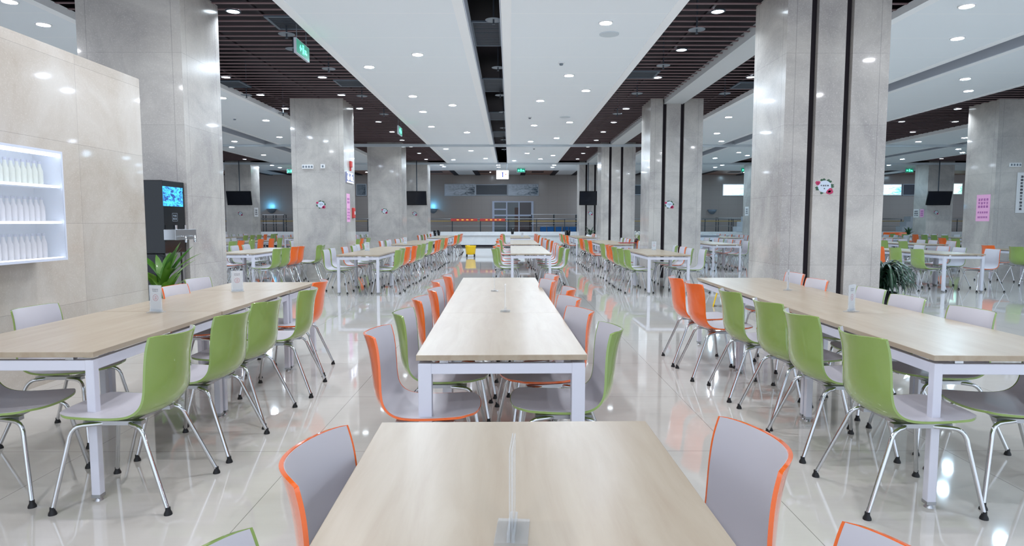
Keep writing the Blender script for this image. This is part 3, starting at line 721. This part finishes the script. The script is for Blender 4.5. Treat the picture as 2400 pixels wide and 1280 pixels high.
# stainless rails in front of the serving counters
rl = thing('serving_rail', 'long stainless queue rail with a yellow stripe behind the serving wall', 'rail', (0, 37, 0))
m = MB(); my = MB(); mp = MB()
for a, b in ((-26, 34),):
    m.tube([(a,0,bp(0,513,37)[1]), (b,0,bp(0,513,37)[1])], .03, 6).tube([(a,0,bp(0,530,37)[1]), (b,0,bp(0,530,37)[1])], .012, 6)
    my.tube([(a,0,bp(0,518.5,37)[1]), (b,0,bp(0,518.5,37)[1])], .018, 6)
x = -26
while x < 34: mp.tube([(x,0,0), (x,0,1.55)], .025, 6); x += 1.62
m.obj('rail', M_steel, rl); my.obj('yellow_stripe', mat('yellow stripe', lin(200,165,70), .5), rl); mp.obj('post', M_dark, rl)
for x0, x1, l in [(1057,1119,'red banner with four yellow characters, left one'),(1125,1184,'red banner with four yellow characters, right one')]:
    (a, zt), (b, zb) = bp(x0, 512.5, 36.9), bp(x1, 518.5, 36.9)
    t = thing('banner', l+' on the rail', 'banner', ((a+b)/2, 36.93, (zt+zb)/2)); w, h = b-a, zt-zb
    MB().box(-w/2, w/2, -.01, .01, -h/2, h/2).obj('board', M_red, t)
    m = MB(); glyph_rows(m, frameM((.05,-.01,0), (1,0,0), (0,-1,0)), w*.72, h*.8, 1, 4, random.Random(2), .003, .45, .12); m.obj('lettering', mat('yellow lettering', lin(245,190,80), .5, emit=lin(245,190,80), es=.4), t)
# shelves / stainless racks
for x0, x1, zs, l in [(1245,1352,(502,512,523),'stainless rack above the blue bins'),(618,668,(503,522),'stainless rack behind the second left column'),(1682,1745,(510,),'stainless counter glimpsed left of the big right column')]:
    a, b = (x0-VX)/F*38.5, (x1-VX)/F*38.5
    t = thing('steel_rack', l, 'rack', (a, 38.5, 0)); m = MB()
    for y in zs: z = bp(0, y, 38.5)[1]; m.box(0, b-a, 0, .5, z-.03, z)
    m.obj('shelf', M_steel, t); m = MB(); zt = bp(0, zs[0], 38.5)[1]
    for x in (.03, (b-a)/2, b-a-.03):
        for y in (.03, .47): m.tube([(x,y,0), (x,y,zt)], .025, 6)
    m.obj('post', M_dark, t)
for i, (x0, x1) in enumerate([(1265,1279),(1281,1296),(1301,1314),(1318,1330),(1332,1347)]):
    a, b = (x0-VX)/F*38, (x1-VX)/F*38; zt = bp(0, 531.5, 38)[1]; w = b-a
    t = thing('storage_bin', 'blue storage bin behind the serving wall, %s from the left' % ORD[i], 'bin', ((a+b)/2, 37.6, 0), 0, 'blue bins behind the serving wall')
    MB().add([(x*s, y*s2, z) for z, s, s2 in ((0,.42,.42),(zt-.05,.5,.5)) for x, y in ((-w,-.4),(w,-.4),(w,.4),(-w,.4))], [(3,2,1,0),(4,5,6,7),(0,1,5,4),(1,2,6,5),(2,3,7,6),(3,0,4,7)]).obj('body', mat('blue plastic', lin(10,88,150), .4), t)
    MB().box(-w*.5, w*.5, -.22, .22, zt-.05, zt).obj('lid', mat('blue lid', lin(14,96,160), .4), t, bevel=.01)
# wall sconces
for x, y, lit, l in [(640,492,1,'wall sconce glowing blue behind the second left column'),(1016,492,1,'wall sconce glowing blue at the left of the back wall'),(1667,494,0,'unlit bowl wall sconce left of the big right column')]:
    X, z = bp(x, y); t = thing('wall_sconce', l, 'wall lamp', (X, YB, z)); 
    MB().lathe([(.08,-.22),(.22,-.10),(.30,.06),(.27,.06)], (0,-.02,0), 16).obj('shade', mat('sconce shade', lin(120,135,150), .4), t)
    if lit: MB().lathe([(.27,.05),(.27,.055)], (0,-.02,0), 16).obj('bulb', mat('blue glow', (.1,.5,1,1), .5, emit=(.1,.6,1,1), es=6), t)
    if lit:
        pl = bpy.data.lights.new('sconce_lamp', 'POINT'); pl.energy = 12; pl.color = (.1,.55,1); pl.shadow_soft_size = .1
        q = bpy.data.objects.new('lamp', pl); C.objects.link(q); q.parent = t; q.location = (0, -.22, .22)

# ------------------------------------------------------------------ loose things on the floor and far tables
M_yel = mat('yellow plastic', lin(250,205,20), .35)
t = thing('mop_bucket', 'yellow wheeled mop bucket on the floor before the serving wall', 'bucket', ((1103-VX)/F*25.2, 25.2, 0))
pf = [(.15,.09),(.19,.12),(.22,.40),(.235,.44),(.21,.44),(.18,.15)]
b = MB().lathe([(r*.95, z) for r, z in pf], n=20, cap=True).obj('bucket', M_yel, t)
MB().box(-.17, -.02, -.12, .12, .40, .455).obj('wringer', M_yel, t, bevel=.02)
for sx in (-1, 1):
    for sy in (-1, 1):
        MB().tube([(sx*.15, sy*.1-.015, .03), (sx*.15, sy*.1+.015, .03)], .03, 12).box(sx*.15-.02, sx*.15+.02, sy*.1-.02, sy*.1+.02, .05, .11).obj('caster', M_blackr, t)
t = thing('wet_floor_sign', 'yellow folding floor sign behind the right near row', 'floor sign', (3.42, 10.4, 0), math.radians(-18))
for s in (-1, 1):
    M = Matrix.Translation((s*.085, 0, 0)) @ Matrix.Rotation(s*math.radians(-14), 4, 'Y')
    MB().box(-.008, .008, -.14, .14, 0, .37, M).obj('panel', M_yel, t, bevel=.004)
MB().box(-.02, .02, -.06, .06, .355, .385).obj('handle', M_yel, t)
# utensil holders and trays on distant tables
def holder(x, y, z0, label, h=.16):
    X, Y = unz(x, y, z0); t = thing('chopstick_holder', label, 'holder', (X, Y, z0), 0, 'black holders on distant tables')
    MB().lathe([(.055,0),(.085,h),(.078,h),(.05,.01)], n=14).obj('cup', M_black, t)
holder(1020, 553, .7485, 'black tapered holder on the far left aisle table', .24); holder(1028.5, 552, .7485, 'second black holder beside it on the far left aisle table', .24)
holder(1201, 549, .83, 'black tapered holder on the serving wall above the centre row', .26)
holder(1327, 552, .7485, 'black holder at the far end of the right aisle', .24); holder(1333, 552, .7485, 'second black holder at the far end of the right aisle', .24)
X, Y = unz(1487, 570, .7485)
t = thing('serving_tray', 'red tray on the right aisle tables', 'tray', (X-.15, Y, .7485)); MB().box(-.3, .3, -.15, .15, 0, .02).obj('tray', mat('red tray', lin(170,60,60), .4), t, bevel=.006)
t = thing('condiment_jar', 'dark jar with white flowers beside the red tray', 'jar', (X+.06, Y, .7695)); MB().lathe([(.05,0),(.06,.03),(.055,.1),(.03,.12)], n=14).obj('jar', mat('dark red jar', lin(58,30,36), .3), t)
m = MB(); rr = random.Random(4)
for i in range(14):
    a = rr.uniform(0, 6.28); r = rr.uniform(.02, .1); p = (math.cos(a)*r, math.sin(a)*r, rr.uniform(.2, .32)); m.tube([(0,0,.1), p], .003, 4); m.lathe([(.004,0),(.022,.012),(.004,.03)], p, 7)
m.obj('flowers', mat('white flowers', lin(226,230,222), .6), t)
# service station with cloth and orange bench on the right
X, Y = (1636-VX)/F*22.5, 23.2
t = thing('service_cart', 'white service cart with dark openings behind the second right column', 'cart', (X+.1, Y, 0))
MB().box(-.75, .75, -.3, .3, .12, .84).obj('body', mat('cart body', lin(205,216,230), .4), t, bevel=.01)
MB().box(-.78, .78, -.33, .33, .84, .90).obj('top', M_grey, t, bevel=.01); m = MB()
for q in (-.5, -.1, .3): m.box(q, q+.22, -.304, -.3, .55, .72)
m.obj('opening', M_black, t)
for q in (-.6, .6): MB().tube([(q,-.02,.06), (q,.02,.06)], .06, 12).box(q-.02, q+.02, -.02, .02, .08, .12).obj('caster', M_blackr, t)
m = MB(); m.lathe([(.30,0),(.31,.05),(.24,.14),(.1,.19),(.02,.20)], n=18); o = m.obj('cloth_bundle', mat('white cloth', lin(232,234,240), .8)); o.location = (X, Y, .90); tag(o, 'bundle of white cloth heaped on the service cart', 'cloth')
t = thing('bench', 'orange bench near the far right column', 'bench', (18.3, 30.2, 0)); MB().box(-.55, .55, -.25, .25, .42, .50).box(-.55, .55, .18, .25, .5, .88).obj('seat', M_orange, t, bevel=.02)
for q in (-.5, .45): MB().box(q, q+.05, -.2, .2, 0, .42).obj('leg', M_steel, t)
m = MB()
for i in range(3): m.box(-.45+i*.22, .5, -.3, .3, .83+i*.28, .83+(i+1)*.28)
o = m.obj('stepped_stand', mat('pale stand', lin(200,206,214), .5)); o.location = ((1740-VX)/F*35.7, 35.68, 0); tag(o, 'pale stepped stand on the serving wall left of the big right column', 'stand')
o2 = copy_thing(o, 'pale stepped stand on the serving wall right of the big right column', ((2125-VX)/F*35.7, 35.68, 0))

# ------------------------------------------------------------------ water dispenser and plants
t = thing('water_dispenser', 'tall black water dispenser standing before the first left column', 'water dispenser', (-4.33, 7.76, 0))
MB().box(-.33, .29, -.25, .25, 1.0, 1.86).box(-.33, .27, -.25, .25, 0, 1.0).obj('cabinet', M_black, t, bevel=.008)
MB().box(.28, .42, -.25, .25, 1.16, 1.285).obj('tap_housing', M_steel, t, bevel=.004)
MB().box(.29, .294, -.25, .20, 1.56, 1.79).obj('display', ink_mat('blue water display', (.05,.45,.9,1), (.01,.03,.15,1), 1.2), t)
MB().box(.27, .28, -.22, .22, .12, 1.14).obj('splash_panel', M_steel, t)
MB().box(.28, .284, .12, .15, .12, 1.14).obj('dark_strip', M_black, t)
for y in (-.12, .10):
    tp = MB().tube([(.42,y,1.20), (.47,y,1.20), (.475,y,1.13)], .014).obj('tap', M_chrome, t); MB().lathe([(.015,0),(.018,.05)], (.36, y, 1.285), 10).obj('tap_lever', M_chrome, tp)
MB().box(-.28, -.13, -.2535, -.25, 1.48, 1.74).obj('brass_plate', mat('brass notice', lin(178,146,70), .4), t)
g = MB(); g.box(.29, .292, -.06, .06, 1.38, 1.385).box(.29, .292, -.06, .06, 1.475, 1.48).box(.29,.292,-.06,-.055,1.38,1.48).box(.29,.292,.055,.06,1.38,1.48); glyph_rows(g, frameM((.29,0,1.43),(0,1,0),(1,0,0)), .09, .07, 2, 2, random.Random(8), .001); g.obj('instruction_mark', M_grey, t)
def leaf(m, base, az, L, W_, lean, droop, n=8):
    d = Vector((math.cos(az), math.sin(az), 0)); sdv = Vector((-math.sin(az), math.cos(az), 0)); pts = []; p = Vector(base); ang = lean
    for i in range(n+1):
        t_ = i/n; w = W_*math.sin(math.pi*min(1, .12+t_*.88))**.8*(1 if t_ < .99 else .1); pts.append((p.copy(), w, Vector((math.cos(az)*math.sin(ang), math.sin(az)*math.sin(ang), -math.cos(ang)))))
        p = p+(d*math.cos(ang)+Vector((0,0,1))*math.sin(ang))*(L/n); ang -= droop/n
    vs = []
    for p, w, nn in pts: up = Vector((0,0,1))*w*.25; vs += [p-sdv*w+up, p, p+sdv*w+up]
    k = len(m.v); fs = []
    for i in range(n):
        for j in (0, 1): a = i*3+j; fs.append((a, a+1, a+4, a+3))
    m.add(vs, fs, True)
def leaf_mat(name, c1, c2):
    m = mat(name, c1, .35, coat=.2); n = NT(m); g = n.n('ShaderNodeNewGeometry'); n.l(n.mix(g.outputs['Random Per Island'], c1, c2), n.b.inputs['Base Color']); return m
t = thing('potted_plant', 'potted plant with broad green leaves beside the water dispenser', 'plant', (-3.93, 7.22, 0))
MB().lathe([(.12,0),(.17,.30),(.18,.34),(.15,.34),(.13,.28)], n=20).obj('pot', M_white, t)
MB().lathe([(.14,.30),(.14,.31)], n=16).obj('soil', mat('soil', lin(50,40,32), .9), t); MB().tube([(0,0,.3),(.01,0,.6)], .02, 8).obj('stem', mat('stem', lin(92,84,52), .7), t)
rr = random.Random(11); m = MB()
for i in range(26): leaf(m, (0,0,.42+.012*i), math.radians(-55)+(i*2.4)%math.radians(215), rr.uniform(.40,.60), .042, math.radians(rr.uniform(48,80)), math.radians(rr.uniform(20,60)))
for i in range(8): leaf(m, (0,0,.40), math.radians(-50)+i*.44, .42, .03, math.radians(30), math.radians(45))
m.obj('leaves', leaf_mat('dracaena leaf', lin(38,92,30), lin(120,165,48)), t)
t = thing('potted_plant', 'dark arching plant at the foot of the big right column', 'plant', (4.90, 8.35, 0))
MB().lathe([(.13,0),(.17,.46),(.16,.46),(.13,.40)], n=20).obj('pot', M_blackr, t)
m = MB()
for i in range(240):
    leaf(m, (rr.uniform(-.05,.05), rr.uniform(-.05,.05), .44+rr.uniform(0,.25)), math.radians(rr.uniform(-112,112)), rr.uniform(.32,.66), rr.uniform(.011,.019), math.radians(rr.uniform(62,88)), math.radians(rr.uniform(140,200)), 10)
m.obj('leaves', leaf_mat('dark arching leaf', lin(22,48,38), lin(60,92,70)), t)
for x, yb, Yp, l in [(1383,552,30.9,'small plant with long dark leaves on the far right aisle table'),(2128,552,30.9,'small dark green plant near the orange bench')]:
    X = (x-VX)/F*Yp; t = thing('small_plant', l, 'plant', (X, Yp, .0)); m = MB()
    MB().lathe([(.14,0),(.2,.5),(.2,.75),(.16,.75)], n=14).obj('planter', M_white, t)
    for i in range(22): leaf(m, (0,0,.7), rr.uniform(0,6.28), rr.uniform(.35,.6), .03, math.radians(rr.uniform(35,80)), math.radians(40))
    m.obj('leaves', leaf_mat('small plant leaf', lin(28,60,40), lin(60,100,60)), t)

# ------------------------------------------------------------------ reflection of a lit drinks cooler, built solid on the marble wall
t = thing('cooler_reflection', 'reflection built as a lit cooler stand-in on the left marble wall', 'cooler stand-in', (-3.95, 4.55, 0)); L = .80
M_case = mat('reflected cooler interior', lin(215,222,238), .4); M_strip = mat('reflected shelf light', (1,1,1,1), .5, emit=(.88,.93,1,1), es=5)  # glowing strips stand in for the reflected cooler lights
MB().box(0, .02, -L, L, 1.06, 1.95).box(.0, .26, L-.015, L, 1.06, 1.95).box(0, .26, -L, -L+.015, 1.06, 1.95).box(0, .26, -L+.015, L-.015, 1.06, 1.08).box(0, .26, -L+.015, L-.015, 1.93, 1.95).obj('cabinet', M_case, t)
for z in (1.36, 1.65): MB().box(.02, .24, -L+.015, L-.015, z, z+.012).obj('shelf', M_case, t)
for z in (1.082, 1.374, 1.664, 1.915): MB().box(.23, .245, -L+.03, L-.03, z-.012, z+.006).obj('reflected_strip', M_strip, t)
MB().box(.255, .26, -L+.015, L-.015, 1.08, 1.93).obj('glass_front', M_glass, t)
bc = [lin(212,204,206), lin(214,208,212), lin(212,214,196)]; BM = [mat('pale reflected drink', c, .25) for c in bc]; cap_m = mat('reflected cap', lin(160,164,190), .4)  # pale tones imitate the faint reflection of the drinks
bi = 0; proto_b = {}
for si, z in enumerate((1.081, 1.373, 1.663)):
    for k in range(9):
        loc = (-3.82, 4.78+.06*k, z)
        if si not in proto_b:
            b_ = thing('bottle', 'reflected drink bottle in the row on the cooler shelf, level %s' % ORD[si], 'bottle', loc, 0, 'bottles in the reflected cooler'); proto_b[si] = b_
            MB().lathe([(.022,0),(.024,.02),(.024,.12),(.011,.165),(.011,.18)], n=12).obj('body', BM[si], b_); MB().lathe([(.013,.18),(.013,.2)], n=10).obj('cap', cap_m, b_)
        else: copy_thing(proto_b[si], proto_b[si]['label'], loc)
